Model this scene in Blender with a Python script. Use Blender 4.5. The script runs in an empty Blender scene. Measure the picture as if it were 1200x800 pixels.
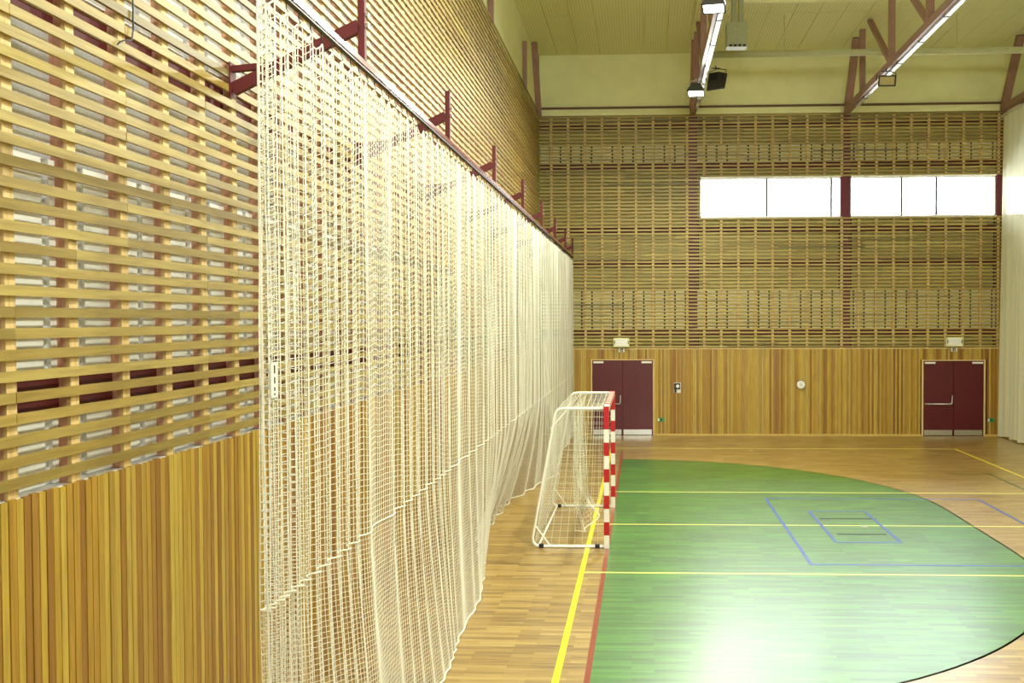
import bpy, math, random
import numpy as np
from mathutils import Vector, Matrix

random.seed(7)
rng = np.random.default_rng(7)
scene = bpy.context.scene
C = scene.collection

# ------------------------------------------------------------------ camera
# world: X = 0 is the goal line (court to +X), Y = 0 the middle of the goal, Z up, metres
F_PX, PPX, YAW, PITCH, ROLL = 1096.55, 707.08, -0.0420, 0.0225, -0.0032
CAM = Vector((0.509, -15.591, 3.435))
fw = Vector((math.sin(YAW) * math.cos(PITCH), math.cos(YAW) * math.cos(PITCH), -math.sin(PITCH)))
rt = Vector((math.cos(YAW), -math.sin(YAW), 0))
up = rt.cross(fw)
rt2 = rt * math.cos(ROLL) + up * math.sin(ROLL)
up2 = up * math.cos(ROLL) - rt * math.sin(ROLL)
cd = bpy.data.cameras.new('camera')
cd.sensor_width = 36.0
cd.lens = F_PX / 1200.0 * 36.0
cd.shift_x = (600.0 - PPX) / 1200.0
cd.clip_start = 0.05
cam = bpy.data.objects.new('camera', cd)
C.objects.link(cam)
cam.matrix_world = Matrix(((rt2.x, up2.x, -fw.x, CAM.x), (rt2.y, up2.y, -fw.y, CAM.y),
                           (rt2.z, up2.z, -fw.z, CAM.z), (0, 0, 0, 1)))
scene.camera = cam

def to_px(p):
    d = Vector(p) - CAM
    z = d.dot(fw)
    if z < 0.1:
        return None
    return PPX + F_PX * d.dot(rt2) / z, 400 - F_PX * d.dot(up2) / z

# ------------------------------------------------------------------ world, view
w = bpy.data.worlds.new('overcast_sky')
scene.world = w
w.use_nodes = True
bg = w.node_tree.nodes['Background']
bg.inputs[0].default_value = (0.93, 0.97, 1.0, 1)
bg.inputs[1].default_value = 24.0
vs = scene.view_settings
vs.view_transform = 'Standard'
vs.look = 'None'
vs.gamma = 1.0
vs.use_curve_mapping = False
vs.exposure = 0.15

# the hall
XL, YF, YN, XE, ZC = -2.55, 12.32, -19.5, 15.8, 11.34
DADO = 2.57
ZS0, PITCH_S, NROW = 2.645, 0.105, 66
WIN = [(2.22, 6.36, [4.19, 6.08]), (6.64, 10.86, [8.13, 9.14]), (11.14, 15.3, [13.2])]
WZ0, WZ1 = 6.48, 7.64
NWIN = [(-1.8, 3.9), (4.2, 9.9)]       # windows of the wall behind the camera
NZ0, NZ1 = 6.2, 7.6

def area(name, loc, rot, sx, sy, energy, color=(1, 1, 1), portal=False):
    l = bpy.data.lights.new(name, 'AREA')
    l.shape = 'RECTANGLE'
    l.size, l.size_y, l.energy, l.color = sx, sy, energy, color
    if portal:
        l.cycles.is_portal = True
    o = bpy.data.objects.new(name, l)
    C.objects.link(o)
    o.location, o.rotation_euler = loc, rot
    return o

for a, b, _ in WIN:
    area('window_portal', ((a + b) / 2, YF + 0.13, (WZ0 + WZ1) / 2), (math.radians(-90), 0, 0), b - a, WZ1 - WZ0, 1, portal=True)
for a, b in NWIN:
    area('window_portal', ((a + b) / 2, YN - 0.02, (NZ0 + NZ1) / 2), (math.radians(90), 0, 0), b - a, NZ1 - NZ0, 1, portal=True)

# ------------------------------------------------------------------ helpers
def lin(r, g, b):
    f = lambda c: (c / 255 / 12.92) if c <= 10.3 else ((c / 255 + 0.055) / 1.055) ** 2.4
    return (f(r), f(g), f(b), 1)

def new_mat(name):
    m = bpy.data.materials.new(name)
    m.use_nodes = True
    nt = m.node_tree
    return m, nt, nt.nodes['Principled BSDF']

def plain(name, rgb, rough=0.5, metal=0.0, spec=0.5, var=0.06, scale=9.0, emit=None, coat=0.0):
    m, nt, b = new_mat(name)
    N, L = nt.nodes, nt.links
    g = N.new('ShaderNodeNewGeometry')
    n = N.new('ShaderNodeTexNoise')
    n.inputs['Scale'].default_value = scale
    n.inputs['Detail'].default_value = 3
    L.new(g.outputs['Position'], n.inputs['Vector'])
    r = N.new('ShaderNodeValToRGB')
    c = lin(*rgb)
    r.color_ramp.elements[0].position, r.color_ramp.elements[1].position = 0.3, 0.7
    r.color_ramp.elements[0].color = [x * (1 - var) for x in c[:3]] + [1]
    r.color_ramp.elements[1].color = [min(1, x * (1 + var)) for x in c[:3]] + [1]
    L.new(n.outputs['Fac'], r.inputs[0])
    L.new(r.outputs[0], b.inputs['Base Color'])
    b.inputs['Roughness'].default_value = rough
    b.inputs['Metallic'].default_value = metal
    b.inputs['Specular IOR Level'].default_value = spec
    b.inputs['Coat Weight'].default_value = coat
    if emit:
        b.inputs['Emission Color'].default_value = (*emit[0], 1)
        b.inputs['Emission Strength'].default_value = emit[1]
    return m

def wood(name, stops, axis, rough=0.45, joined=False, grain=0.25):
    """painted-on nothing: tone per board (object random or the rnd attribute) + grain along axis"""
    m, nt, b = new_mat(name)
    N, L = nt.nodes, nt.links
    g = N.new('ShaderNodeNewGeometry')
    mp = N.new('ShaderNodeMapping')
    sc = [42, 42, 42]
    sc['xyz'.index(axis)] = 2.2
    mp.inputs['Scale'].default_value = sc
    L.new(g.outputs['Position'], mp.inputs['Vector'])
    n = N.new('ShaderNodeTexNoise')
    n.inputs['Scale'].default_value = 1.0
    n.inputs['Detail'].default_value = 4
    n.inputs['Distortion'].default_value = 0.6
    L.new(mp.outputs[0], n.inputs['Vector'])
    if joined:
        a = N.new('ShaderNodeAttribute')
        a.attribute_name = 'rnd'
        rsock = a.outputs['Fac']
    else:
        a = N.new('ShaderNodeObjectInfo')
        rsock = a.outputs['Random']
    r = N.new('ShaderNodeValToRGB')
    els = r.color_ramp.elements
    while len(els) < len(stops):
        els.new(0.5)
    for e, (p, c) in zip(els, stops):
        e.position, e.color = p, lin(*c)
    L.new(rsock, r.inputs[0])
    mx = N.new('ShaderNodeMix')
    mx.data_type = 'RGBA'
    mx.blend_type = 'MULTIPLY'
    mx.inputs[0].default_value = 1.0
    r2 = N.new('ShaderNodeValToRGB')
    r2.color_ramp.elements[0].position, r2.color_ramp.elements[1].position = 0.32, 0.62
    r2.color_ramp.elements[0].color = (1 - grain, 1 - grain * 1.15, 1 - grain * 1.3, 1)
    r2.color_ramp.elements[1].color = (1, 1, 1, 1)
    L.new(n.outputs['Fac'], r2.inputs[0])
    L.new(r.outputs[0], mx.inputs[6])
    L.new(r2.outputs[0], mx.inputs[7])
    L.new(mx.outputs[2], b.inputs['Base Color'])
    b.inputs['Roughness'].default_value = rough
    return m

class MB:
    """collects shapes, builds ONE mesh object"""
    def __init__(s):
        s.v, s.f, s.r = [], [], []
    def box(s, x0, x1, y0, y1, z0, z1, r=None):
        n = len(s.v)
        s.v += [(x, y, z) for z in (z0, z1) for y in (y0, y1) for x in (x0, x1)]
        s.f += [[n + i for i in q] for q in ((0, 2, 3, 1), (4, 5, 7, 6), (0, 1, 5, 4), (2, 6, 7, 3), (0, 4, 6, 2), (1, 3, 7, 5))]
        s.r += [random.random() if r is None else r] * 6
        return s
    def beam(s, p, q, w_, h_, upv=(0, 0, 1)):
        p, q = Vector(p), Vector(q)
        d = (q - p).normalized()
        sd = d.cross(Vector(upv))
        if sd.length < 1e-4:
            sd = d.cross(Vector((1, 0, 0)))
        sd.normalize()
        u = sd.cross(d)
        n = len(s.v)
        for e in (p, q):
            for a, b in ((-1, -1), (1, -1), (1, 1), (-1, 1)):
                s.v.append(tuple(e + sd * a * w_ / 2 + u * b * h_ / 2))
        s.f += [[n + i for i in q_] for q_ in ((0, 1, 2, 3), (7, 6, 5, 4), (0, 4, 5, 1), (1, 5, 6, 2), (2, 6, 7, 3), (3, 7, 4, 0))]
        s.r += [random.random()] * 6
        return s
    def tube(s, pts, rad, k=8, closed=False):
        pts = [Vector(p) for p in pts]
        n0 = len(s.v)
        m = len(pts)
        ref = None
        for i, p in enumerate(pts):
            if closed:
                d = (pts[(i + 1) % m] - pts[i - 1]).normalized()
            else:
                d = (pts[min(i + 1, m - 1)] - pts[max(i - 1, 0)]).normalized()
            if ref is None:
                ref = d.orthogonal().normalized()
            ref = (ref - d * ref.dot(d)).normalized()
            bi = d.cross(ref)
            for j in range(k):
                t = 2 * math.pi * j / k
                s.v.append(tuple(p + (ref * math.cos(t) + bi * math.sin(t)) * rad))
        for i in range(m if closed else m - 1):
            a, b = n0 + i * k, n0 + ((i + 1) % m) * k
            for j in range(k):
                s.f.append([a + j, a + (j + 1) % k, b + (j + 1) % k, b + j])
        if not closed:
            s.f.append([n0 + j for j in reversed(range(k))])
            s.f.append([n0 + (m - 1) * k + j for j in range(k)])
        s.r += [0.5] * (len(s.f) - len(s.r))
        return s
    def cyl(s, p, q, rad, k=16):
        return s.tube([p, q], rad, k)
    def prism(s, outline, origin, ux, uy, depth):
        """closed 2-D outline in the plane origin + a*ux + b*uy, pushed along ux x uy by depth"""
        o, ux, uy = Vector(origin), Vector(ux), Vector(uy)
        nz = ux.cross(uy).normalized() * depth
        n, m = len(s.v), len(outline)
        for off in (Vector((0, 0, 0)), nz):
            s.v += [tuple(o + ux * a + uy * b + off) for a, b in outline]
        s.f.append([n + i for i in reversed(range(m))])
        s.f.append([n + m + i for i in range(m)])
        for i in range(m):
            j = (i + 1) % m
            s.f.append([n + i, n + j, n + m + j, n + m + i])
        s.r += [0.5] * (len(s.f) - len(s.r))
        return s
    def mesh(s, name, mat, rnd=False, smooth=False, bevel=0):
        me = bpy.data.meshes.new(name)
        me.from_pydata(s.v, [], s.f)
        if rnd:
            at = me.attributes.new('rnd', 'FLOAT', 'FACE')
            at.data.foreach_set('value', np.array(s.r, dtype=np.float32))
        if smooth:
            me.polygons.foreach_set('use_smooth', [len(p.vertices) == 4 for p in me.polygons])
        me.materials.append(mat)
        me.update()
        return me
    def build(s, name, mat, parent=None, rnd=False, smooth=False):
        return put(name, s.mesh(name, mat, rnd, smooth), parent)

def put(name, me, parent=None):
    o = bpy.data.objects.new(name, me)
    C.objects.link(o)
    if parent is not None:
        o.parent = parent
        # children are written in world coordinates; parts keep their own origin at the world's
        o.matrix_parent_inverse = Matrix.Translation(-parent.location) if parent.parent is None else Matrix()
    return o

def empty(name, loc):
    o = bpy.data.objects.new(name, None)
    C.objects.link(o)
    o.location = loc
    o.empty_display_size = 0.2
    return o

def tag(o, label=None, cat=None, group=None, kind=None):
    if label: o['label'] = label
    if cat: o['category'] = cat
    if group: o['group'] = group
    if kind: o['kind'] = kind
    return o

def struct(o, label, cat):
    return tag(o, label, cat, kind='structure')

def strand_mesh(name, lines, rad, mat):
    """lines: list of (P[n,m,3], offset pair axes) -> three-sided cords, one mesh"""
    V, Q, n0 = [], [], 0
    for P, ax in lines:
        n, m, _ = P.shape
        off = np.zeros((3, 3))
        for j in range(3):
            t = 2 * math.pi * j / 3 + 0.4
            off[j, ax[0]], off[j, ax[1]] = math.cos(t) * rad, math.sin(t) * rad
        v = (P[:, :, None, :] + off[None, None]).reshape(-1, 3)
        i = np.arange(n)[:, None, None] * (m * 3)
        j = np.arange(m - 1)[None, :, None] * 3
        k = np.arange(3)[None, None, :]
        a = i + j + k
        b = i + j + (k + 1) % 3
        q = np.stack([a, b, b + 3, a + 3], -1).reshape(-1, 4) + n0
        V.append(v); Q.append(q); n0 += len(v)
    V = np.concatenate(V).astype(np.float32); Q = np.concatenate(Q).astype(np.int32)
    me = bpy.data.meshes.new(name)
    me.vertices.add(len(V)); me.vertices.foreach_set('co', V.ravel())
    me.loops.add(Q.size); me.loops.foreach_set('vertex_index', Q.ravel())
    me.polygons.add(len(Q))
    me.polygons.foreach_set('loop_start', np.arange(0, Q.size, 4, dtype=np.int32))
    me.update(calc_edges=True)
    me.materials.append(mat)
    return me

# ------------------------------------------------------------------ materials
SL = [(0.0, (146, 126, 62)), (0.3, (168, 146, 74)), (0.7, (182, 162, 90)), (0.93, (170, 144, 70)), (1.0, (122, 106, 50))]
DB = [(0.0, (142, 96, 38)), (0.22, (172, 128, 46)), (0.5, (190, 156, 58)), (0.8, (200, 172, 76)), (1.0, (156, 106, 42))]
M = {}
M['slat_l'] = wood('slat_wood', SL, 'y')
M['slat_lj'] = wood('slat_wood_joined', SL, 'y', joined=True)
M['slat_f'] = wood('slat_wood_end_wall', SL, 'x', joined=True)
M['dado'] = wood('dado_wood', DB, 'z', 0.4)
M['dado_j'] = wood('dado_wood_joined', DB, 'z', 0.4, joined=True)
M['batten'] = wood('batten_wood', [(0, (222, 190, 126)), (1, (230, 202, 140))], 'z', 0.6)
M['stud'] = wood('stud_wood', [(0, (214, 160, 132)), (1, (226, 176, 148))], 'z', 0.7)
M['wool'] = plain('grey_fleece', (236, 239, 248), 0.9, var=0.08, scale=60, spec=0.1)
M['fleece'] = plain('cream_fleece', (176, 166, 110), 0.9, var=0.08, scale=40, spec=0.1)
M['panel'] = plain('white_sound_panel', (246, 246, 244), 0.6, var=0.03)
M['maroon'] = plain('maroon_steel_paint', (92, 20, 22), 0.62, var=0.1, scale=4)
M['redrail'] = plain('glossy_red_rail', (128, 30, 24), 0.22, var=0.08, spec=0.7, coat=0.5)
M['doorred'] = plain('maroon_door_paint', (86, 10, 24), 0.32, var=0.08, scale=3, coat=0.1)
M['magenta'] = plain('column_red_paint', (104, 20, 44), 0.5)
M['truss'] = plain('truss_brown_paint', (148, 110, 98), 0.5, var=0.1, scale=5)
M['cream'] = plain('cream_wall_paint', (228, 226, 170), 0.7, var=0.04, scale=2)
M['white'] = plain('white_paint', (238, 236, 226), 0.4, var=0.03)
M['redband'] = plain('red_band_paint', (176, 20, 30), 0.35, var=0.06)
M['whiteband'] = plain('white_band_paint', (232, 226, 214), 0.35, var=0.04)
M['cord'] = plain('white_net_cord', (232, 229, 212), 0.8, var=0.03, spec=0.2)
M['steel'] = plain('brushed_steel', (206, 206, 202), 0.28, metal=0.9, var=0.08, scale=20)
M['alu'] = plain('pale_metal', (214, 210, 200), 0.35, metal=0.4, var=0.1, scale=7)
M['black'] = plain('black_plastic', (22, 22, 24), 0.45)
M['darkgrey'] = plain('dark_grey_housing', (78, 78, 80), 0.45)
M['pipe'] = plain('pale_green_pipe', (186, 186, 142), 0.4, var=0.04)
M['vent'] = plain('grey_green_sheet', (158, 160, 126), 0.5, var=0.1, scale=30)
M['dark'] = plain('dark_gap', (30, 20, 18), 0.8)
M['brown'] = plain('brown_trim', (96, 66, 40), 0.6)
M['skirting'] = plain('pale_wood_skirting', (206, 176, 96), 0.4)
M['signgreen'] = plain('exit_sign_green', (60, 140, 80), 0.5)
M['lens_on'] = plain('lit_lamp_glass', (255, 255, 255), 0.3, emit=((1.0, 0.97, 0.92), 60.0))
M['reflector'] = plain('dull_reflector', (190, 176, 132), 0.25, metal=0.7)

def mat_glass():
    m, nt, b = new_mat('window_glass')
    N, L = nt.nodes, nt.links
    N.remove(b)
    t = N.new('ShaderNodeBsdfTransparent'); t.inputs[0].default_value = (0.97, 0.98, 0.98, 1)
    g = N.new('ShaderNodeBsdfGlossy'); g.inputs['Roughness'].default_value = 0.03
    fr = N.new('ShaderNodeFresnel'); fr.inputs[0].default_value = 1.45
    mx = N.new('ShaderNodeMixShader')
    L.new(fr.outputs[0], mx.inputs[0]); L.new(t.outputs[0], mx.inputs[1]); L.new(g.outputs[0], mx.inputs[2])
    L.new(mx.outputs[0], N['Material Output'].inputs[0])
    return m
M['glass'] = mat_glass()

def mat_curtain():
    m, nt, b = new_mat('white_gauze_curtain')
    N, L = nt.nodes, nt.links
    N.remove(b)
    d = N.new('ShaderNodeBsdfDiffuse'); d.inputs[0].default_value = lin(246, 244, 214)
    tl = N.new('ShaderNodeBsdfTranslucent'); tl.inputs[0].default_value = lin(246, 246, 222)
    tr = N.new('ShaderNodeBsdfTransparent')
    a = N.new('ShaderNodeMixShader'); a.inputs[0].default_value = 0.35
    c = N.new('ShaderNodeMixShader'); c.inputs[0].default_value = 0.10
    L.new(d.outputs[0], a.inputs[1]); L.new(tl.outputs[0], a.inputs[2])
    L.new(a.outputs[0], c.inputs[1]); L.new(tr.outputs[0], c.inputs[2])
    L.new(c.outputs[0], N['Material Output'].inputs[0])
    return m
M['curtain'] = mat_curtain()

def mat_floor(name, stops, green=False, rough=0.36):
    m, nt, b = new_mat(name)
    N, L = nt.nodes, nt.links
    g = N.new('ShaderNodeNewGeometry')
    br = N.new('ShaderNodeTexBrick')
    br.offset, br.offset_frequency = 0.37, 2
    br.inputs['Scale'].default_value = 1.0
    br.inputs['Brick Width'].default_value = 0.62
    br.inputs['Row Height'].default_value = 0.075
    br.inputs['Mortar Size'].default_value = 0.0012
    br.inputs['Bias'].default_value = 0.0
    br.inputs['Color1'].default_value = (0, 0, 0, 1)
    br.inputs['Color2'].default_value = (1, 1, 1, 1)
    br.inputs['Mortar'].default_value = (0.2, 0.2, 0.2, 1)
    L.new(g.outputs['Position'], br.inputs['Vector'])
    r = N.new('ShaderNodeValToRGB')
    els = r.color_ramp.elements
    while len(els) < len(stops):
        els.new(0.5)
    for e, (p, c) in zip(els, stops):
        e.position, e.color = p, lin(*c)
    mp = N.new('ShaderNodeMapping'); mp.inputs['Scale'].default_value = (1.6, 30, 1)
    L.new(g.outputs['Position'], mp.inputs['Vector'])
    n = N.new('ShaderNodeTexNoise'); n.inputs['Scale'].default_value = 1.0; n.inputs['Detail'].default_value = 5
    L.new(mp.outputs[0], n.inputs['Vector'])
    ad = N.new('ShaderNodeMath'); ad.operation = 'MULTIPLY_ADD'
    ad.inputs[1].default_value = 0.62
    L.new(br.outputs['Color'], ad.inputs[0])
    s2 = N.new('ShaderNodeMath'); s2.operation = 'MULTIPLY_ADD'; s2.inputs[1].default_value = 1.3; s2.inputs[2].default_value = -0.47
    L.new(n.outputs['Fac'], s2.inputs[0]); L.new(s2.outputs[0], ad.inputs[2])
    L.new(ad.outputs[0], r.inputs[0])
    L.new(r.outputs[0], b.inputs['Base Color'])
    n2 = N.new('ShaderNodeTexNoise'); n2.inputs['Scale'].default_value = 1.1; n2.inputs['Detail'].default_value = 3
    L.new(g.outputs['Position'], n2.inputs['Vector'])
    mr = N.new('ShaderNodeMapRange'); mr.inputs[3].default_value = rough - 0.04; mr.inputs[4].default_value = rough + 0.06
    L.new(n2.outputs['Fac'], mr.inputs[0]); L.new(mr.outputs[0], b.inputs['Roughness'])
    bp = N.new('ShaderNodeBump'); bp.inputs['Strength'].default_value = 0.12; bp.inputs['Distance'].default_value = 0.002
    L.new(br.outputs['Fac'], bp.inputs['Height']); bp.invert = True
    L.new(bp.outputs[0], b.inputs['Normal'])
    b.inputs['Specular IOR Level'].default_value = 0.6
    b.inputs['Coat Weight'].default_value = 0.6
    b.inputs['Coat Roughness'].default_value = 0.27
    return m
M['floor'] = mat_floor('beech_parquet', [(0.0, (110, 82, 38)), (0.3, (144, 114, 54)), (0.65, (164, 134, 68)), (1.0, (184, 158, 92))])
M['green'] = mat_floor('green_stained_parquet', [(0.0, (32, 82, 18)), (0.4, (48, 108, 26)), (0.7, (58, 124, 32)), (1.0, (80, 142, 46))])
M['l_yellow'] = plain('yellow_line_paint', (232, 214, 40), 0.3, var=0.05)
M['l_pale'] = plain('pale_yellow_line_paint', (222, 220, 120), 0.3, var=0.05)
M['l_brown'] = plain('brown_red_line_paint', (140, 66, 44), 0.3)
M['l_dark'] = plain('dark_purple_line_paint', (120, 76, 74), 0.3)
M['l_blue'] = plain('blue_line_paint', (60, 96, 170), 0.3)
M['l_black'] = plain('black_tape_line', (10, 26, 12), 0.6)
M['l_dgreen'] = plain('dark_green_line_paint', (70, 92, 50), 0.3)

# ------------------------------------------------------------------ floor and markings
floor = struct(MB().box(XL - 0.35, XE, YN - 0.3, YF + 0.4, -0.1, 0).build('floor', M['floor']),
               'glossy beech parquet floor with coloured court markings', 'floor')

def arc_pts(R, n=40):
    a = [(R * math.cos(t), 1.5 + R * math.sin(t)) for t in np.linspace(math.pi / 2, 0, n)]
    return a + [(x, -y) for x, y in reversed(a)]
MB().prism(arc_pts(5.97), (0, 0, 0.0), (1, 0, 0), (0, 1, 0), 0.0012).build('goal_area_paint', M['green'], floor)
o_, i_ = arc_pts(6.0), arc_pts(5.93)
mb = MB()
for a in range(len(o_) - 1):
    mb.prism([i_[a], o_[a], o_[a + 1], i_[a + 1]], (0, 0, 0.0), (1, 0, 0), (0, 1, 0), -0.0022)
mb.build('goal_area_line', M['l_dark'], floor)

def line(name, x0, x1, y0, y1, mat, h=0.002):
    MB().box(min(x0, x1), max(x0, x1), min(y0, y1), max(y0, y1), 0.0, h).build(name, mat, floor)
line('side_line', -0.365, -0.295, -15, 9.52, M['l_yellow'])
line('goal_line', -0.06, 0.0, -15, 9.0, M['l_brown'])
for y in (3.10, 0.107, -2.92):
    line('cross_line', -0.295, 14.5, y - 0.026, y + 0.026, M['l_pale'], 0.0026)
line('cross_line', -0.295, 8.74, 9.48, 9.52, M['l_pale'])
line('long_line', 8.74, 8.80, -12, 9.52, M['l_yellow'])
def rect(name, x0, x1, y0, y1, t, mat, h):
    line(name, x0, x0 + t, y0, y1, mat, h); line(name, x1 - t, x1, y0, y1, mat, h)
    line(name, x0 + t, x1 - t, y0, y0 + t, mat, h); line(name, x0 + t, x1 - t, y1 - t, y1, mat, h)
rect('blue_line', 2.84, 6.92, -2.44, 2.5, 0.05, M['l_blue'], 0.0030)
rect('blue_line', 3.46, 4.50, -1.10, 1.29, 0.05, M['l_blue'], 0.0034)
line('black_line', 3.55, 4.52, 0.60, 0.69, M['l_black'], 0.0024)
line('black_line', 3.62, 4.40, -0.57, -0.49, M['l_black'], 0.0024)
line('green_line', 8.16, 8.21, -6, 5.5, M['l_dgreen'], 0.0028)
line('green_line', 7.3, 8.16, 5.45, 5.5, M['l_dgreen'], 0.0028)
for x, y in ((4.18, 0.05), (3.35, 9.1)):
    mb = MB(); mb.cyl((x, y, 0), (x, y, 0.004), 0.06, 20); mb.build('floor_socket_lid', M['steel'], floor)

# ------------------------------------------------------------------ side wall with slats
BX = XL - 0.115                      # face of the fleece behind the slats
YS = -13.0                           # the slat wall starts here (out of the frame)
mb = MB()
mb.box(BX - 0.2, BX, YN - 0.3, YF + 0.3, 0, 9.5)
mb.box(BX - 0.2, BX + 0.02, YN - 0.3, YF + 0.3, 9.5, ZC)
wall_left = struct(mb.build('wall_left', M['wool']), 'side wall with horizontal wooden slats above a vertical board dado', 'wall')
MB().box(BX + 0.02, BX + 0.04, YS, YF, 9.52, ZC).build('upper_wall_panel', M['cream'], wall_left)
unit = MB().box(-.5, .5, -.5, .5, -.5, .5)

def unit_obj(name, me, parent, x0, x1, y0, y1, z0, z1):
    o = put(name, me, parent)
    o.location = ((x0 + x1) / 2, (y0 + y1) / 2, (z0 + z1) / 2)
    o.scale = (x1 - x0, y1 - y0, z1 - z0)
    return o

def px_size(x, y0, y1, z0, z1):
    a, b = to_px((x, max(y0, -15), z0)), to_px((x, y1, z1))
    if not a or not b:
        return 0
    x0, x1 = max(0, min(a[0], b[0])), min(1200, max(a[0], b[0]))
    mid = to_px((x, (max(y0, -12) + y1) / 2, (z0 + z1) / 2))
    if x1 <= x0 or mid[1] < -80 or mid[1] > 880:
        return 0
    return (x1 - x0) * abs(a[1] - b[1] if False else F_PX * (z1 - z0) / max(0.3, ((max(y0, -12) + y1) / 2 - CAM.y)))

STUD0, STUDP = -11.149, 0.5085
studs_y = [STUD0 + STUDP * k for k in range(-3, 47)]
me_s = unit.mesh('slat', M['slat_l'])
slats = []
for k in range(NROW + 1):
    zc = ZS0 + PITCH_S * k
    i = -3 - random.randint(0, 5)
    y = YS
    while y < YF - 0.01:
        i += random.choice((4, 5, 6, 8, 8))
        ye = STUD0 + STUDP * i
        if ye <= y + 0.2:
            continue
        if YF - ye < 0.6:
            ye = YF - 0.01
        slats.append((y + 0.0015, min(ye, YF - 0.01) - 0.0015, zc))
        y = ye
slats.sort(key=lambda t: -px_size(XL, t[0], t[1], t[2] - .026, t[2] + .026))
rest = MB()
for n, (a, b, z) in enumerate(slats):
    dx = random.uniform(-0.0015, 0.0015)
    if n < 300:
        unit_obj('slat', me_s, wall_left, XL - 0.022 + dx, XL + dx, a, b, z - 0.026, z + 0.026)
    else:
        rest.box(XL - 0.022 + dx, XL + dx, a, b, z - 0.026, z + 0.026)
tag(rest.build('slat_rows', M['slat_lj'], wall_left, rnd=True), kind='stuff')

me_b, me_t = unit.mesh('batten', M['batten']), unit.mesh('stud', M['stud'])
for y in studs_y:
    if y > YF - 0.1: continue
    unit_obj('batten', me_b, wall_left, XL - 0.045, XL - 0.023, y - 0.038, y + 0.038, DADO, 9.5)
    unit_obj('stud', me_t, wall_left, BX, XL - 0.045, y - 0.036, y + 0.036, DADO, 9.5)
BEAMS = [(2.94, 3.17), (5.02, 5.22), (6.0, 6.2), (7.9, 8.1), (9.12, 9.32)]
for a, b in BEAMS:
    MB().box(BX, BX + 0.026, YS, YF - 0.02, a, b).build('steel_beam', M['maroon'], wall_left)
me_p = unit.mesh('sound_panel', M['panel'])
rest = MB()
for z0, z1 in ((2.575, 2.93), (3.175, 4.30), (5.26, 5.97)):
    y = YS + 0.1
    while y < YF - 0.4:
        if y < -3.5:
            unit_obj('sound_panel', me_p, wall_left, BX, BX + 0.02, y, y + 0.25, z0, z1)
        else:
            rest.box(BX, BX + 0.02, y, y + 0.25, z0, z1)
        y += 0.31
tag(rest.build('sound_panel_row', M['panel'], wall_left), kind='stuff')
# dado
BW = 0.0567
me_d = unit.mesh('dado_board', M['dado'])
MB().box(BX, XL - 0.022, YS, YF - 0.01, 0, DADO - 0.03).build('dado_backing', M['dark'], wall_left)
MB().box(BX, XL - 0.022, YS, YF - 0.01, DADO - 0.03, DADO - 0.004).build('dado_cap', M['panel'], wall_left)
rest = MB()
nobj = 0
y = -11.5
while y > YS:
    y -= BW
    rest.box(XL - 0.022, XL, y + 0.0035, y + BW - 0.0035, 0.0, DADO)
y = -11.5
while y < YF - BW - 0.01:
    t = random.uniform(-0.004, 0.001)
    zt = DADO + random.uniform(-0.006, 0.004)
    if nobj < 296:
        unit_obj('dado_board', me_d, wall_left, XL - 0.022, XL + t, y + 0.0035, y + BW - 0.0035, 0.0, zt)
        nobj += 1
    else:
        rest.box(XL - 0.022, XL + t, y + 0.0035, y + BW - 0.0035, 0.0, zt)
    y += BW
tag(rest.build('dado_board_row', M['dado_j'], wall_left, rnd=True), kind='stuff')

# ------------------------------------------------------------------ end wall
BY = YF + 0.12
mb = MB()
XW0, XW1 = BX - 0.2, XE
mb.box(XW0, XW1, BY, BY + 0.2, 0, WZ0)
mb.box(XW0, XW1, BY, BY + 0.2, WZ1, ZC)
ed = [XW0] + [v for a, b, _ in WIN for v in (a, b)] + [XW1]
for a, b in zip(ed[::2], ed[1::2]):
    mb.box(a, b, BY, BY + 0.2, WZ0, WZ1)
wall_far = struct(mb.build('wall_far', M['fleece']), 'end wall of slats over a wooden dado with a strip of windows', 'wall')
MB().box(XL, XE, YF + 0.02, BY, 9.52, ZC).build('upper_wall_panel', M['cream'], wall_far)
trim = struct(MB().box(XL, XE, YF - 0.04, YF + 0.02, 9.71, 9.765).build('trim_1', M['brown']), 'thin dark ledge running across the cream upper end wall', 'trim')

rest = MB()
for k in range(NROW):
    zc = ZS0 + PITCH_S * k
    if zc > 9.5: break
    segs = [(XL + 0.01, XE)]
    if WZ0 - 0.03 < zc < WZ1 + 0.03:
        segs = [(XL + 0.01, WIN[0][0] - 0.01)]
    for s0, s1 in segs:
        x = s0
        while x < s1:
            xe = min(s1, x + random.choice((2.02, 2.53, 3.03, 4.04)))
            if s1 - xe < 0.5: xe = s1
            rest.box(x, xe - 0.003, YF - 0.0, YF + 0.022, zc - 0.026, zc + 0.026)
            x = xe
tag(rest.build('slat_rows', M['slat_f'], wall_far, rnd=True), kind='stuff')
me_pf = unit.mesh('sound_panel', plain('cream_sound_panel', (228, 220, 172), 0.6, var=0.03))
COLX = (2.0, 6.5, 11.0)
x = -2.205
while x < XE:
    segs = [(DADO, 9.5)] if x < 2.1 else [(DADO, WZ0 - 0.02), (WZ1 + 0.02, 9.5)]
    for z0, z1 in segs:
        unit_obj('batten', me_b, wall_far, x - 0.036, x + 0.036, YF + 0.022, YF + 0.045, z0, z1)
        unit_obj('stud', me_t, wall_far, x - 0.034, x + 0.034, YF + 0.045, BY, z0, z1)
    x += 0.505
for a, b in BEAMS:
    MB().box(XL, XE, BY - 0.035, BY, a, b).build('steel_beam', M['maroon'], wall_far)
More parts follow.
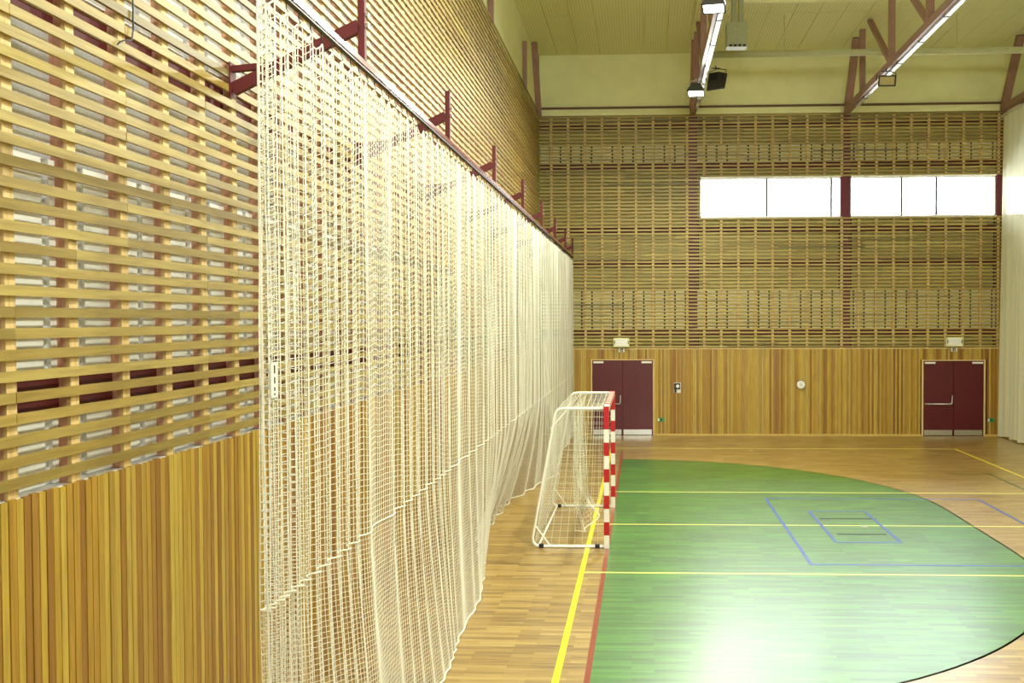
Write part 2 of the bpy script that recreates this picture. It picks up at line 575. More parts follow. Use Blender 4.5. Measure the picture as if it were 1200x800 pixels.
for cx in COLX:
    mb = MB()                                       # I-section column: two flanges and a web
    mb.box(cx - 0.14, cx + 0.14, YF + 0.047, YF + 0.062, 0.05, 9.5)
    mb.box(cx - 0.14, cx + 0.14, YF + 0.20, YF + 0.215, 0.05, 9.5)
    mb.box(cx - 0.012, cx + 0.012, YF + 0.062, YF + 0.20, 0.05, 9.5)
    mb.build('steel_column', M['magenta'], wall_far)
    for s in (-1, 1):                               # solid dark strips colour in the shade of the gaps beside the column
        MB().box(cx + s * 0.17 - 0.02, cx + s * 0.17 + 0.02, BY - 0.02, BY, DADO, WZ0 - 0.02).build('column_gap_shade', M['dark'], wall_far)
rest = MB()
for z0, z1 in ((3.175, 4.30), (8.14, 8.62)):
    x = XL + 0.02
    while x < XE - 0.4:
        unit_obj('sound_panel', me_pf, wall_far, x, x + 0.262, BY - 0.022, BY, z0, z1)
        MB_gap = (x + 0.262, x + 0.31)
        rest.box(MB_gap[0], MB_gap[1], BY - 0.006, BY, z0, z1)
        x += 0.31
tag(rest.build('panel_joint_row', M['dark'], wall_far), kind='stuff')

DOORS = [(-1.0, 0.81, 2.245), (8.77, 10.52, 2.215)]
MB().box(XL, XE, YF + 0.022, BY, 0, DADO - 0.02).build('dado_backing', M['dark'], wall_far)
rest = MB()
x = XL + 0.01
while x < XE - BW:
    z0 = 0.0
    for a, b, h in DOORS:
        if a - 0.05 - BW < x < b + 0.05:
            z0 = h + 0.03
    rest.box(x + 0.003, x + BW - 0.003, YF + random.uniform(0, 0.004), YF + 0.022, z0, DADO)
    x += BW
tag(rest.build('dado_board_row', M['dado_j'], wall_far, rnd=True), kind='stuff')
MB().box(XL, XE, YF - 0.006, YF + 0.022, DADO, DADO + 0.03).build('dado_cap', M['batten'], wall_far)
for n, (a, b) in enumerate(((XL, -1.06), (0.87, 8.71), (10.58, XE))):
    struct(MB().box(a, b, YF - 0.015, YF, 0, 0.05).build('baseboard_far' if n == 0 else 'baseboard_far.%03d' % n, M['skirting']),
           ('pale wooden skirting %s' % ('behind the handball goal', 'between the two maroon doors', 'beside the white curtain')[n]), 'skirting')

# windows
for n, (a, b, mull) in enumerate(WIN):
    mb = MB()
    y0, y1 = YF + 0.08, YF + 0.14
    mb.box(a, b, y0, y1, WZ0, WZ0 + 0.03); mb.box(a, b, y0, y1, WZ1 - 0.04, WZ1)
    mb.box(a, a + 0.03, y0, y1, WZ0, WZ1); mb.box(b - 0.03, b, y0, y1, WZ0, WZ1)
    wn = struct(mb.build('window_%d' % (n + 1), M['white']),
                ('strip window of two wide panes and a narrow one above the slats', 'strip window with a narrow middle pane between the red columns',
                 'strip window half hidden behind the white curtain')[n], 'window')
    edges = [a + 0.03] + mull + [b - 0.03]
    for mx in mull:
        MB().box(mx - 0.03, mx + 0.03, y0 - 0.03, y1, WZ0 + 0.03, WZ1 - 0.04).build('mullion', M['darkgrey'], wn)
    for p, q in zip(edges, edges[1:]):
        MB().box(p + 0.03, q - 0.03, YF + 0.108, YF + 0.112, WZ0 + 0.03, WZ1 - 0.04).build('pane', M['glass'], wn)
    MB().box(a, b, YF - 0.015, YF + 0.08, WZ0 - 0.035, WZ0).build('window_sill', M['white'], wn)
    MB().box(a, b, YF - 0.005, YF + 0.08, WZ1, WZ1 + 0.03).build('window_head', M['white'], wn)

# doors
def door(n, a, b, h, label):
    y = YF
    mb = MB()
    mb.box(a - 0.05, a, y - 0.012, y + 0.022, 0, h + 0.03); mb.box(b, b + 0.05, y - 0.012, y + 0.022, 0, h + 0.03)
    mb.box(a, b, y - 0.012, y + 0.022, h, h + 0.03)
    d = struct(mb.build('door_%d' % n, M['batten']), label, 'door')
    mid = (a + b) / 2
    for s, (p, q) in enumerate(((a + 0.006, mid - 0.006), (mid + 0.006, b - 0.006))):
        lf = MB().box(p, q, y - 0.004, y + 0.02, 0.012, h - 0.008).build('door_leaf', M['doorred'], d)
        MB().box(p + 0.02, q - 0.03, y - 0.008, y - 0.004, 0.02, 0.175).build('kick_plate', M['steel'], lf)
        c0 = p + 0.03 if s == 0 else q - 0.33
        MB().box(c0, c0 + 0.3, y - 0.05, y - 0.004, h - 0.085, h - 0.03).build('door_closer', M['white'], lf)
    mb = MB()
    mb.tube([(a + 0.03, y - 0.09, 0.95), (mid - 0.10, y - 0.09, 0.95), (mid - 0.07, y - 0.09, 0.97), (mid - 0.06, y - 0.09, 1.2)], 0.018, 8)
    for xx in (a + 0.06, mid - 0.10):
        mb.cyl((xx, y - 0.09, 0.95), (xx, y - 0.004, 0.95), 0.02, 8)
    mb.build('push_bar', M['steel'], d, smooth=True)
    return d
door(1, *DOORS[0], 'maroon double door with steel kick plates behind the handball goal')
door(2, *DOORS[1], 'maroon double door with steel push bar beside the white curtain')

# ------------------------------------------------------------------ ceiling, other walls
ceiling = struct(MB().box(XL - 0.4, XE, YN - 0.3, YF + 0.4, ZC, ZC + 0.15).build('ceiling', M['cream']), 'cream perforated panel ceiling above the steel trusses', 'ceiling')

def mat_perf():
    m, nt, b = new_mat('perforated_cream_panel')
    N, L = nt.nodes, nt.links
    g = N.new('ShaderNodeNewGeometry')
    wv = N.new('ShaderNodeTexWave'); wv.bands_direction = 'X'
    wv.inputs['Scale'].default_value = 4.2
    L.new(g.outputs['Position'], wv.inputs['Vector'])
    r = N.new('ShaderNodeValToRGB')
    r.color_ramp.elements[0].position, r.color_ramp.elements[1].position = 0.0, 0.35
    r.color_ramp.elements[0].color, r.color_ramp.elements[1].color = lin(204, 202, 146), lin(228, 226, 170)
    L.new(wv.outputs['Color'], r.inputs[0]); L.new(r.outputs[0], b.inputs['Base Color'])
    b.inputs['Roughness'].default_value = 0.55
    return m
M['perf'] = mat_perf()
me_c = unit.mesh('ceiling_panel', M['perf'])
ys = [YF, 8.8, 5.2, 1.6]
for y1, y0 in zip(ys, ys[1:]):
    x = XL - 0.09
    while x < XE - 0.1:
        x1 = min(XE, x + 0.64)
        unit_obj('ceiling_panel', me_c, ceiling, x + 0.006, x1 - 0.006, y0 + 0.008, y1 - 0.008, ZC - 0.025, ZC)
        x = x1
wall_right = struct(MB().box(XE, XE + 0.2, YN - 0.3, YF + 0.4, 0, ZC).build('wall_right', M['cream']), 'plain cream wall beyond the white curtain', 'wall')
mb = MB()
ed = [XL - 0.4] + [v for p in NWIN for v in p] + [XE]
mb.box(XL - 0.4, XE, YN - 0.25, YN, 0, NZ0); mb.box(XL - 0.4, XE, YN - 0.25, YN, NZ1, ZC)
for a, b in zip(ed[::2], ed[1::2]):
    mb.box(a, b, YN - 0.25, YN, NZ0, NZ1)
wall_near = struct(mb.build('wall_near', M['cream']), 'cream wall with large windows opposite the slatted end wall', 'wall')
for n, (a, b) in enumerate(NWIN):
    mb = MB()
    for k in range(4):
        xx = a + (b - a) * k / 3
        mb.box(xx - 0.03, xx + 0.03, YN - 0.14, YN - 0.08, NZ0, NZ1)
    mb.box(a, b, YN - 0.14, YN - 0.08, NZ0, NZ0 + 0.06); mb.box(a, b, YN - 0.14, YN - 0.08, NZ1 - 0.06, NZ1)
    wn = struct(mb.build('window_%d' % (n + 4), M['white']), 'large daylight window in the wall opposite the slatted end wall', 'window')
    wn['group'] = 'large daylight windows'
    for k in range(3):
        p, q = a + (b - a) * k / 3 + 0.03, a + (b - a) * (k + 1) / 3 - 0.03
        MB().box(p, q, YN - 0.112, YN - 0.108, NZ0 + 0.06, NZ1 - 0.06).build('pane', M['glass'], wn)

# ------------------------------------------------------------------ white dividing curtain
ny, nz = 420, 24
V, Fc = [], []
for i in range(ny + 1):
    y = YF - 0.12 - i * (YF - 0.12 - YN - 0.4) / ny
    for j in range(nz + 1):
        t = j / nz
        amp = 0.03 + 0.035 * (1 - t)
        x = 10.98 + amp * math.sin(y * 17 + 1.2 * math.sin(y * 2.3)) + 0.02 * math.sin(y * 5.1 + t * 2) - 0.06 * (1 - t)
        z = 0.025 + 0.02 * (1 + math.sin(y * 9.3)) + t * (9.3 - 0.03)
        V.append((x, y, z))
n1 = nz + 1
Fc = [[i * n1 + j, i * n1 + j + 1, (i + 1) * n1 + j + 1, (i + 1) * n1 + j] for i in range(ny) for j in range(nz)]
me = bpy.data.meshes.new('curtain_sheet')
me.from_pydata(V, [], Fc)
me.polygons.foreach_set('use_smooth', [True] * len(me.polygons))
me.materials.append(M['curtain'])
cur = tag(empty('dividing_curtain', (10.95, YF - 0.1, 0)), 'white floor-length dividing curtain hanging beside the right-hand maroon door'.replace('right-hand ', ''), 'curtain')
put('curtain_sheet', me, cur)
MB().box(10.94, 11.02, YN + 0.3, YF - 0.06, 9.3, 9.36).build('curtain_track', M['alu'], cur)
mb = MB()
mb.v, mb.f = [], []
mb.tube([(10.90, YF - 0.12 - k * 0.1, 2.05) for k in range(0, 300)], 0.006, 4)
mb.build('seam_cord', M['white'], cur)

# ------------------------------------------------------------------ trusses
def truss(x, label, tray=True, chord=True):
    t = tag(empty('roof_truss', (x, YF - 0.1, 9.45)), label, 'truss', None)
    zc, zt = 9.56, ZC - 0.03
    if chord:
        MB().box(x - 0.08, x + 0.08, YN + 0.1, YF - 0.06, zc - 0.09, zc + 0.09).build('bottom_chord', M['truss'], t)
    b0 = zc + (0.09 if chord else -0.05)
    MB().beam((x, YF - 0.20, b0 - 0.02), (x, 11.0, zt), 0.17 if chord else 0.10, 0.2, (1, 0, 0)).build('end_strut', M['truss'], t)
    y = 10.3 if chord else 9.0
    while y > YN + 1:
        hw = 0.07 if chord else 0.05
        MB().box(x - hw, x + hw, y - hw, y + hw, b0, zt if chord else 10.75).build('vertical_strut', M['truss'], t)
        if y < 9 and chord:
            MB().beam((x, y + 0.13, b0 + 0.02), (x, y + 2.2, zt), 0.11, 0.12, (1, 0, 0)).build('diagonal_strut', M['truss'], t)
        y -= 3.0 if chord else 5.5
    if tray:
        mb = MB()
        mb.box(x + 0.0, x + 0.11, YN + 1, 11.2, zc - 0.125, zc - 0.115)
        mb.box(x + 0.0, x + 0.008, YN + 1, 11.2, zc - 0.125, zc - 0.092); mb.box(x + 0.102, x + 0.11, YN + 1, 11.2, zc - 0.125, zc - 0.092)
        tr = mb.build('cable_tray', M['alu'], t)
        y = 10.2
        while y > -2:
            MB().box(x - 0.01, x + 0.12, y - 0.025, y + 0.025, zc - 0.135, zc - 0.088).build('tray_clip', M['darkgrey'], tr)
            y -= 1.7
    return t
truss(-2.56, 'brown steel posts rising above the slatted side wall', tray=False, chord=False)
truss(2.0, 'brown steel roof truss carrying the lit floodlights')
truss(6.5, 'brown steel roof truss with the unlit black floodlight under it')
truss(11.0, 'brown steel roof truss directly above the white curtain', tray=False)

mb = MB(); mb.cyl((2.15, 9.0, 10.33), (XE - 0.02, 9.0, 10.33), 0.085, 16)
pp = tag(empty('ceiling_pipe', (2.15, 9.0, 10.33)), 'pale green round pipe running across beneath the ceiling', 'pipe')
mb.build('pipe_run', M['pipe'], pp, smooth=True)
for x in (4.2, 8.6, 12.6):
    mb = MB(); mb.cyl((x, 9.0, 10.41), (x, 9.0, ZC - 0.02), 0.012, 6); mb.build('hanger_rod', M['pipe'], pp)
pb = tag(MB().box(2.6, XE - 0.02, 7.70, 7.82, ZC - 0.10, ZC - 0.025).build('ceiling_batten', M['cream']), 'pale batten fixed across the cream ceiling', 'batten')

# air heater hanging from the ceiling
ah = tag(empty('air_heater', (2.84, 7.6, 10.05)), 'grey-green louvred air heater box hung from the ceiling on two ducts', 'heater')
MB().box(2.57, 3.07, 7.45, 7.75, 10.08, 10.68).build('heater_body', M['vent'], ah)
for x in (2.76, 2.93):
    MB().box(x - 0.06, x + 0.06, 7.52, 7.68, 10.68, ZC - 0.025).build('duct', M['vent'], ah)
for k in range(4):
    x = 2.63 + k * 0.11
    MB().box(x, x + 0.07, 7.42, 7.45, 10.09, 10.13).build('louvre', M['dark'], ah)

# ------------------------------------------------------------------ floodlights
def floodlight(loc, facing, lit, label, energy=0, w_=0.42, h_=0.30, group=None):
    t = empty('floodlight', loc)
    tag(t, label, 'floodlight', group)
    f = Vector(facing).normalized()
    q = f.to_track_quat('-Y', 'Z').to_matrix()
    L_ = lambda x, y, z: tuple(Vector(loc) + q @ Vector((x, y, z)))
    def shape(pts, faces, name, mat, par=t):
        mb = MB(); mb.v = [L_(*p) for p in pts]; mb.f = faces; mb.r = [.5] * len(faces)
        return mb.build(name, mat, par)
    bf = [[0, 1, 2, 3], [7, 6, 5, 4], [0, 4, 5, 1], [1, 5, 6, 2], [2, 6, 7, 3], [3, 7, 4, 0]]
    W, H = w_ / 2, h_ / 2
    # tapering housing: wide mouth towards -Y, small back
    shape([(-W, -.06, -H), (W, -.06, -H), (W, -.06, H), (-W, -.06, H), (-W * .55, .16, -H * .5), (W * .55, .16, -H * .5), (W * .55, .16, H * .6), (-W * .55, .16, H * .6)], bf, 'housing', M['black'] if not lit else M['darkgrey'])
    rim = MB()
    for (x0, x1, z0, z1) in ((-W, W, H - .03, H), (-W, W, -H, -H + .03), (-W, -W + .03, -H, H), (W - .03, W, -H, H)):
        n = len(rim.v)
        rim.v += [L_(x, y, z) for z in (z0, z1) for y in (-.09, -.06) for x in (x0, x1)]
        rim.f += [[n + i for i in g] for g in ((0, 2, 3, 1), (4, 5, 7, 6), (0, 1, 5, 4), (2, 6, 7, 3), (0, 4, 6, 2), (1, 3, 7, 5))]
    rim.r = [.5] * len(rim.f)
    rim.build('rim', M['black'] if not lit else M['darkgrey'], t)
    shape([(-W + .03, -.068, -H + .03), (W - .03, -.068, -H + .03), (W - .03, -.068, H - .03), (-W + .03, -.068, H - .03)], [[0, 1, 2, 3]], 'lamp_glass', M['lens_on'] if lit else M['reflector'])
    yk = MB()
    top = Vector(loc) + Vector((0, 0, H + .09))
    yk.tube([L_(-W - .015, .04, 0), L_(-W - .015, .04, H + .03), tuple(top + Vector((-.1, 0, 0))), tuple(top + Vector((.1, 0, 0))), L_(W + .015, .04, H + .03), L_(W + .015, .04, 0)], .012, 6)
    yk.cyl(tuple(top), tuple(top + Vector((0, 0, .06))), .015, 6)
    yk.build('yoke', M['black'] if not lit else M['alu'], t)
    if lit:
        l = bpy.data.lights.new('floodlight_beam', 'AREA')
        l.shape, l.size, l.size_y, l.energy, l.color = 'RECTANGLE', w_ - .08, h_ - .08, energy, (0.98, 1.0, 0.84)
        o = bpy.data.objects.new('floodlight_beam', l); C.objects.link(o)
        o.parent = t
        o.matrix_parent_inverse = Matrix.Translation(-Vector(loc))
        o.location = Vector(loc) + f * 0.10
        o.rotation_euler = f.to_track_quat('-Z', 'Y').to_euler()
    return t
LE = 600
floodlight((1.86, 8.1, 9.19), (-.05, -.3, -1), True, 'lit floodlight closest to the end wall under the truss', LE * .75)
floodlight((1.82, 1.7, 9.19), (-.05, -.3, -1), True, 'lit floodlight under the truss above the handball goal', LE)
floodlight((1.82, -4.7, 9.19), (-.1, .2, -1), True, 'lit floodlight under the truss above the free parquet', LE * .7)
floodlight((1.82, -11.1, 9.19), (-.1, .3, -1), True, 'lit floodlight of the same truss farthest from the end wall', LE * .7)
floodlight((6.35, -5.2, 9.19), (-1, .1, -.9), True, 'added unseen floodlight above the middle of the court brightening the side wall', LE * .25)  # out-of-view lamp added to throw more light behind the slats
floodlight((6.35, -12.4, 9.19), (-1, .3, -.9), True, 'added unseen floodlight farthest from the end wall brightening the side wall', LE * .25)  # second added lamp out of view, also lifting the side wall
floodlight((2.33, 7.8, 9.36), (.6, 1, -.45), False, 'dark floodlight turned away beside the lit one on the truss', 0, .48, .42)
floodlight((6.40, 7.4, 9.20), (0, -1, -.35), False, 'unlit black floodlight with clear glass hung under the truss', 0, .42, .26)

# ------------------------------------------------------------------ net rail and brackets
XR, ZR = -1.562, 5.335
YR0 = -13.0
rail = tag(empty('net_rail', (XR, YR0, ZR)), 'long glossy red rail carrying the white safety net', 'rail')
MB().box(XR - 0.022, XR + 0.022, YR0, YF - 0.05, ZR - 0.012, ZR + 0.03).build('rail_bar', M['redrail'], rail)
MB().box(XR - 0.016, XR + 0.016, YR0, YF - 0.05, ZR - 0.03, ZR - 0.0125).build('slide_track', M['black'], rail)

def bracket():
    t = empty('net_bracket', (0, 0, 0))
    xw, xr = XL + 0.001, XR
    loc = lambda mb, n, m: mb.build(n, m, t)
    loc(MB().box(xw, xw + 0.01, -0.05, 0.05, 5.10, 5.36), 'wall_plate', M['maroon'])
    loc(MB().beam((xw + 0.01, 0, 5.165), (xr - 0.02, 0, 5.62), 0.05, 0.09), 'support_arm', M['maroon'])
    loc(MB().beam((xw + 0.01, 0, 5.315), (xw + 0.36, 0, 5.345), 0.045, 0.045), 'upper_tie', M['maroon'])
    p = loc(MB().box(xr - 0.025, xr + 0.025, -0.025, 0.025, ZR + 0.031, 5.88), 'hanger_post', M['maroon'])
    mb = MB(); mb.cyl((xr + 0.026, 0, 5.62), (xr + 0.05, 0, 5.62), 0.02, 6)
    mb.build('bolt', M['steel'], p)
    mb = MB(); mb.cyl((xr + 0.026, 0, 5.70), (xr + 0.05, 0, 5.70), 0.016, 6)
    mb.build('bolt', M['steel'], p)
    return t
br0 = bracket()
for n, y in enumerate((-8.69, -5.64, -2.52, 0.60, 3.62, 6.60, 9.50, 12.15)):
    if n == 0:
        t = br0
    else:
        t = br0.copy(); C.objects.link(t)
        for ch in br0.children:
            c = ch.copy(); C.objects.link(c); c.parent = t
            for g in ch.children:
                d = g.copy(); C.objects.link(d); d.parent = c
    t.location = (0, y, 0)
    tag(t, ('dark red slanting net rail bracket, %s from the end wall' % ('eighth', 'seventh', 'sixth', 'fifth', 'fourth', 'third', 'second', 'first')[n]).replace('first from the end wall', 'the one touching the end wall'), 'bracket', 'net rail brackets')

# ------------------------------------------------------------------ the white safety net
Y0, Y1 = -10.6, YF - 0.12
HOOK, SEAM = 0.2, 1.85
hooks = np.arange(Y0 + 0.02, Y1, HOOK)
yy = np.linspace(Y0, Y1, 4000)
freq = np.interp(yy, [Y0, Y0 + 0.4, Y0 + 1.2, Y0 + 4, 3, Y1], [60, 44, 26, 17, 14, 14]) * (1 + 0.4 * np.sin(yy * 1.7) + 0.3 * np.sin(yy * 4.1 + 1))
pp_ = np.cumsum(freq) * (yy[1] - yy[0])
KY = [-10.6, -8.5, -6.83, -5.4, -3.3, -2.75, -1.8, -0.33, 1.04, 2.25, 3.84, 5.15, 5.8, 7.5, Y1]
KX = [-1.50, -1.44, -1.43, -1.46, -1.60, -1.66, -1.98, -2.12, -2.13, -2.0, -1.68, -1.40, -1.62, -1.62, -1.56]

def columns(mesh):
    y, out = Y0, []
    while y < Y1:
        out.append(y)
        d = y - Y0
        y += mesh * (0.42 if d < 0.12 else 0.62 if d < 0.6 else 0.80 if d < 2.5 else 0.9)
    return np.array(out + [Y1])

def net_points(yc, Z):
    """yc[n], Z[n,m] -> points of the hanging net, folds and all"""
    ph = np.interp(yc, yy, pp_)[:, None]
    amp = np.interp(yc, [Y0, Y0 + 0.4, Y0 + 2.5, 2, Y1], [0.042, 0.034, 0.024, 0.024, 0.02])[:, None]
    xb = np.interp(yc, KY, KX)[:, None]
    S = np.clip((5.2 - Z) / 5.2, 0, 1)
    k = np.clip((SEAM - Z) / SEAM, 0, 1)
    y1 = yc[:, None]
    fold = amp * np.sin(ph + 0.5 * np.sin(Z * 0.7 + y1)) * (0.35 + 0.65 * np.clip(S * 3, 0, 1)) * (1 - 0.6 * k)
    flare = np.exp(-((y1 - 0.6) / 2.6) ** 2)
    fold2 = 0.10 * flare * np.sin(y1 * 7.5 + 0.8) * k + 0.03 * np.sin(y1 * 2.6) * k
    X = XR + (xb - XR) * k ** 1.35 + fold + fold2
    Y = y1 + 0.012 * np.cos(ph) * np.clip(S * 4, 0, 1) + 0.003 * np.sin(Z * 9 + y1 * 31)
    return np.stack([X, np.minimum(Y, Y1 + 0.02), Z], -1)

def top_edge(y):
    return 5.165 + 0.075 * (np.abs(((y - hooks[0]) / HOOK) % 1.0 - 0.5) * 2) ** 1.6

net = tag(empty('safety_net', (XR, Y0, 0)), 'tall white ball safety net hanging like a curtain along the slatted wall', 'net')
yu = columns(0.045)
nr = int((5.2 - SEAM) / 0.045)
GU = net_points(yu, top_edge(yu)[:, None] + (SEAM - top_edge(yu)[:, None]) * np.linspace(0, 1, nr + 1)[None, :])
yl = columns(0.036)
nl = int(SEAM / 0.036)
GL = net_points(yl, np.repeat(np.linspace(SEAM, 0.012, nl + 1)[None, :], len(yl), 0))
put('upper_net', strand_mesh('upper_net', [(GU, (0, 1)), (np.swapaxes(GU, 0, 1), (0, 2))], 0.0034, M['cord']), net)
put('lower_net', strand_mesh('lower_net', [(GL, (0, 1)), (np.swapaxes(GL, 0, 1), (0, 2))], 0.0027, M['cord']), net)
def rope(name, P, rad, off=0.0):
    mb = MB(); mb.tube([(p[0] + off, p[1], p[2]) for p in P], rad, 4)
    return mb.build(name, M['cord'], net)
rope('seam_rope', GU[:, -1], 0.0065, 0.003)
rope('bottom_rope', GL[:, -1], 0.011)
rope('top_rope', GU[:, 0], 0.006)
rope('edge_rope', np.concatenate([GU[0], GL[0]]), 0.007)
hk = MB()
hk.tube([(0, 0, 0.075), (0, 0, 0.03), (0.012, 0, 0.012), (0, 0, -0.002), (-0.01, 0, 0.008)], 0.004, 5)
me_h = hk.mesh('hook', M['black'])
for y in hooks:
    o = put('hook', me_h, net)
    o.location = (XR, y, ZR - 0.03 - 0.078)
# small white tag with dark print, sewn to the free edge of the net
tg = MB().box(XR + 0.05, XR + 0.054, Y0 + 0.01, Y0 + 0.09, 3.02, 3.21).build('care_tag', M['white'], net)
for z, h in ((3.15, 0.045), (3.095, 0.035), (3.055, 0.02), (3.03, 0.012)):
    MB().box(XR + 0.054, XR + 0.055, Y0 + 0.045, Y0 + 0.062, z, z + h).build('tag_print', M['black'], tg)

# ------------------------------------------------------------------ handball goal
goal = tag(empty('handball_goal', (-0.04, 0, 0)), 'white tubular handball goal with red and white banded posts and net', 'goal')
GH, HY = 2.14, 1.54
def banded(name, y):
    z = 0.0
    k = 0
    post = MB().box(-0.079, -0.001, y - 0.039, y + 0.039, 0.001, GH).build(name, M['whiteband'], goal)
    while z < GH - 0.15:
        z1 = z + 0.2 if z < 1.75 else GH
        if k % 2:
            MB().box(-0.081, 0.001, y - 0.041, y + 0.041, z, z1).build('red_band', M['redband'], post)
        z += 0.2; k += 1
        if z1 >= GH: break
banded('post', -HY)
banded('post', HY)
cb = MB().box(-0.079, -0.001, -HY + 0.042, HY - 0.042, GH - 0.08, GH - 0.001).build('crossbar', M['whiteband'], goal)
y = -HY + 0.242
k = 0
while y < HY - 0.2:
    if k % 2 == 1:
        MB().box(-0.081, 0.001, y, y + 0.2, GH - 0.082, GH + 0.001).build('red_band', M['redband'], cb)
    y += 0.2; k += 1
def side_path(y):
    pts = [(-0.08, y, 2.11), (-0.70, y, 2.11)]
    for a in np.linspace(0, 1, 7)[1:]:
        t = a * math.radians(80)
        pts.append((-0.70 - 0.12 * math.sin(t), y, 1.99 + 0.12 * math.cos(t)))
    pts += [(-1.16, y, 0.16)]
    for a in np.linspace(0, 1, 7)[1:]:
        t = math.radians(190) + a * math.radians(80)
        pts.append((-1.05 + 0.115 * math.cos(t), y, 0.135 + 0.115 * math.sin(t)))
    pts += [(-0.08, y, 0.021)]
    return pts
for y in (-HY, HY):
    mb = MB(); mb.tube(side_path(y), 0.02, 10)
    fr = mb.build('side_frame', M['white'], goal, smooth=True)
    mb = MB(); mb.cyl((-0.62, y, 2.10), (-0.885, y, 1.80), 0.012, 8); mb.build('corner_brace', M['white'], fr)
    mb = MB(); mb.cyl((-1.125, y, 0.34), (-0.90, y, 0.03), 0.012, 8); mb.build('corner_brace', M['white'], fr)
    for x in (-1.03, -0.18):
        MB().box(x - 0.035, x + 0.035, y - 0.03, y + 0.03, 0.0, 0.055).build('floor_clamp', M['black'], fr)
mb = MB(); mb.cyl((-1.07, -HY, 0.03), (-1.07, HY, 0.03), 0.018, 8); mb.build('rear_bar', M['white'], goal, smooth=True)

def patch(c00, c10, c11, c01, n, m, sag=(0, 0, 0)):
    c00, c10, c11, c01 = map(np.array, (c00, c10, c11, c01))
    u = np.linspace(0, 1, n + 1)[:, None, None]; v = np.linspace(0, 1, m + 1)[None, :, None]
    P = c00 * (1 - u) * (1 - v) + c10 * u * (1 - v) + c11 * u * v + c01 * (1 - u) * v
    return P + np.array(sag) * (np.sin(np.pi * u) * np.sin(np.pi * v))
lines = []
def add_patch(P, a0, a1):
    lines.append((P, a0)); lines.append((np.swapaxes(P, 0, 1), a1))
add_patch(patch((-.06, -HY, 2.10), (-.80, -HY, 2.08), (-.80, HY, 2.08), (-.06, HY, 2.10), 8, 31, (0, 0, -.10)), (0, 2), (1, 2))      # top
add_patch(patch((-.83, -HY, 2.0), (-1.13, -HY, .06), (-1.13, HY, .06), (-.83, HY, 2.0), 20, 18, (-.05, 0, 0)), (0, 2), (0, 1))       # back
for s in (-1, 1):
    add_patch(patch((-.06, s * HY, 2.08), (-.80, s * HY, 2.08), (-1.12, s * HY, .05), (-.06, s * HY, .05), 9, 20, (0, -s * .06, 0)), (0, 1), (1, 2))
put('goal_net', strand_mesh('goal_net', lines, 0.0032, M['cord']), goal)
# catch net hanging inside the goal, its loose foot swept forward
nu, nv = 40, 34
u = np.linspace(0, 1, nu + 1)[:, None]; v = np.linspace(0, 1, nv + 1)[None, :]
Yc = -1.34 + 2.55 * u + 0 * v
Zc = 2.06 - (1.84 + 0.10 * np.sin(u * 9)) * v
Xc = -0.56 + 0.05 * np.sin(u * 21) * (0.4 + v) + 0.27 * np.clip((v - 0.72) / 0.28, 0, 1) ** 1.5 * np.sin(np.pi * np.clip(u * 1.15, 0, 1)) + 0.02 * v
Pc = np.stack([Xc + 0 * u, Yc, Zc], -1)
cn = put('catch_net', strand_mesh('catch_net', [(Pc, (0, 1)), (np.swapaxes(Pc, 0, 1), (0, 2))], 0.0022, M['cord']), goal)
mb = MB(); mb.tube([tuple(Pc[i, nv]) for i in range(nu + 1)], 0.008, 5); mb.build('foot_rope', M['cord'], cn)

# ------------------------------------------------------------------ small things on the end wall
for x0, lab in ((-0.36, 'cream emergency lamp box on the slats above the door behind the goal'), (9.41, 'cream emergency lamp box on the slats above the door beside the curtain')):
    t = tag(empty('emergency_lamp', (x0 + 0.24, YF, 2.6)), lab, 'lamp')
    MB().box(x0, x0 + 0.47, YF - 0.10, YF - 0.007, 2.64, 2.91).build('lamp_box', M['cream'], t)
    MB().box(x0 + 0.05, x0 + 0.42, YF - 0.112, YF - 0.10, 2.67, 2.88).build('lamp_cover', M['white'], t)
    for xx in (x0 + 0.02, x0 + 0.43):
        MB().box(xx, xx + 0.02, YF - 0.106, YF - 0.10, 2.73, 2.83).build('clip', M['black'], t)
    xm = x0 + 0.24
    s = tag(empty('pictogram_sign', (xm, YF, 2.5)), 'tiny white pictogram sign hung below the lamp box ' + ('behind the goal' if x0 < 0 else 'beside the curtain'), 'sign')
    MB().box(xm - 0.085, xm + 0.085, YF - 0.03, YF - 0.008, 2.49, 2.60).build('sign_plate', M['white'], s)
    MB().box(xm - 0.045, xm + 0.045, YF - 0.032, YF - 0.03, 2.50, 2.59).build('sign_mark', M['black'], s)
    MB().prism([(-.02, -.02), (.03, -.02), (.005, .03)], (xm, YF - 0.032, 2.545), (1, 0, 0), (0, 0, 1), 0.0015).build('sign_arrow', M['white'], s)
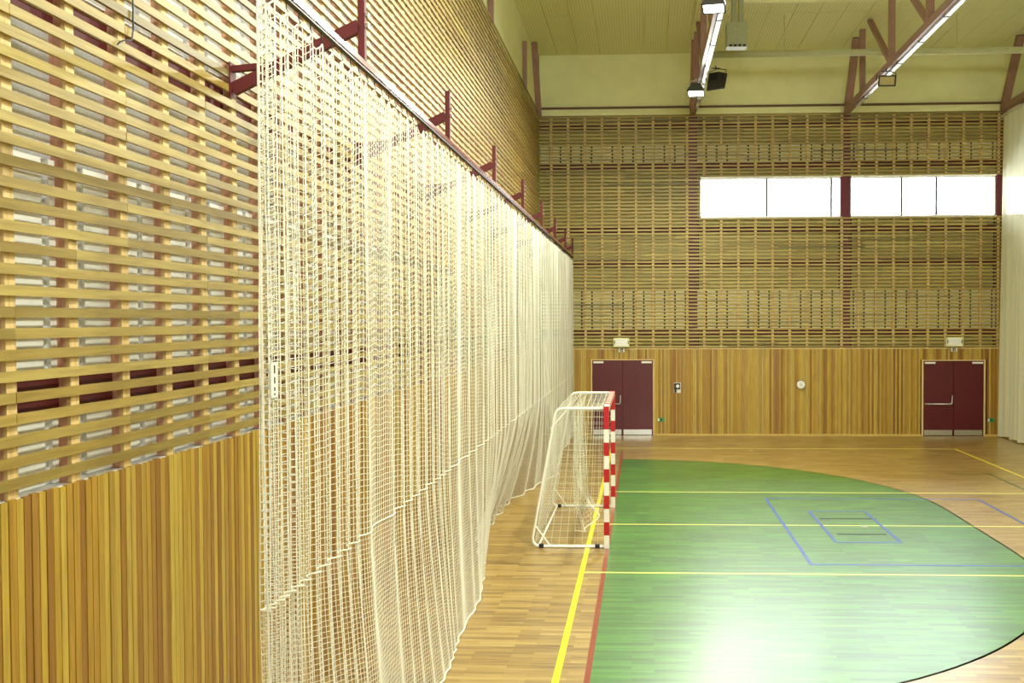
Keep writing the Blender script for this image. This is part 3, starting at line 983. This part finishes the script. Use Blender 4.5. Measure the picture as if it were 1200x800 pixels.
for xc, lab in ((1.05, 'small green exit sign low on the dado by the goal-side door'), (10.74, 'small green exit sign low on the dado between door and curtain')):
    s = tag(empty('exit_sign', (xc, YF, 0.4)), lab, 'sign')
    MB().box(xc - 0.10, xc + 0.10, YF - 0.012, YF, 0.41, 0.53).build('sign_plate', M['signgreen'], s)
    MB().box(xc - 0.095, xc - 0.05, YF - 0.014, YF - 0.012, 0.43, 0.51).build('sign_field', M['whiteband'], s)
    MB().prism([(-.03, -.03), (.0, -.03), (.045, .0), (.0, .03), (-.03, .03), (-.005, 0)], (xc, YF - 0.012, 0.47), (1, 0, 0), (0, 0, 1), 0.0015).build('sign_arrow', M['black'], s)
s = tag(empty('wall_call_point', (1.53, YF, 1.3)), 'small black wall device with a round white disc on the dado', 'wall device')
MB().box(1.44, 1.62, YF - 0.05, YF, 1.38, 1.56).build('device_body', M['black'], s)
MB().box(1.45, 1.51, YF - 0.05, YF, 1.28, 1.38).build('device_stem', M['black'], s)
mb = MB(); mb.cyl((1.545, YF - 0.062, 1.475), (1.545, YF - 0.05, 1.475), 0.05, 20); mb.build('white_disc', M['white'], s)
MB().box(1.435, 1.64, YF - 0.012, YF - 0.0005, 1.27, 1.575).build('back_plate', M['alu'], s)
s = tag(empty('wall_bell', (5.18, YF, 1.4)), 'round white bell on the wooden dado between the doors', 'bell')
mb = MB(); mb.cyl((5.18, YF - 0.03, 1.52), (5.18, YF, 1.52), 0.135, 28); mb.build('bell_base', M['darkgrey'], s)
mb = MB(); mb.cyl((5.18, YF - 0.07, 1.52), (5.18, YF - 0.03, 1.52), 0.12, 28); mb.build('bell_dome', M['white'], s)
mb = MB(); mb.cyl((5.18, YF - 0.078, 1.52), (5.18, YF - 0.07, 1.52), 0.035, 16); mb.build('bell_centre', M['alu'], s)

# loose black cable hanging over a slat of the side wall
mb = MB()
mb.tube([(XL + 0.010, -10.06, 6.0), (XL + 0.010, -10.06, 5.4), (XL + 0.012, -10.065, 5.18), (XL + 0.016, -10.09, 5.115), (XL + 0.016, -10.15, 5.10), (XL + 0.012, -10.21, 5.07), (XL + 0.008, -10.23, 5.05)], 0.005, 6)
tag(mb.build('loose_cable', M['black']), 'thin black cable hanging loose down the slats with a bent end', 'cable')
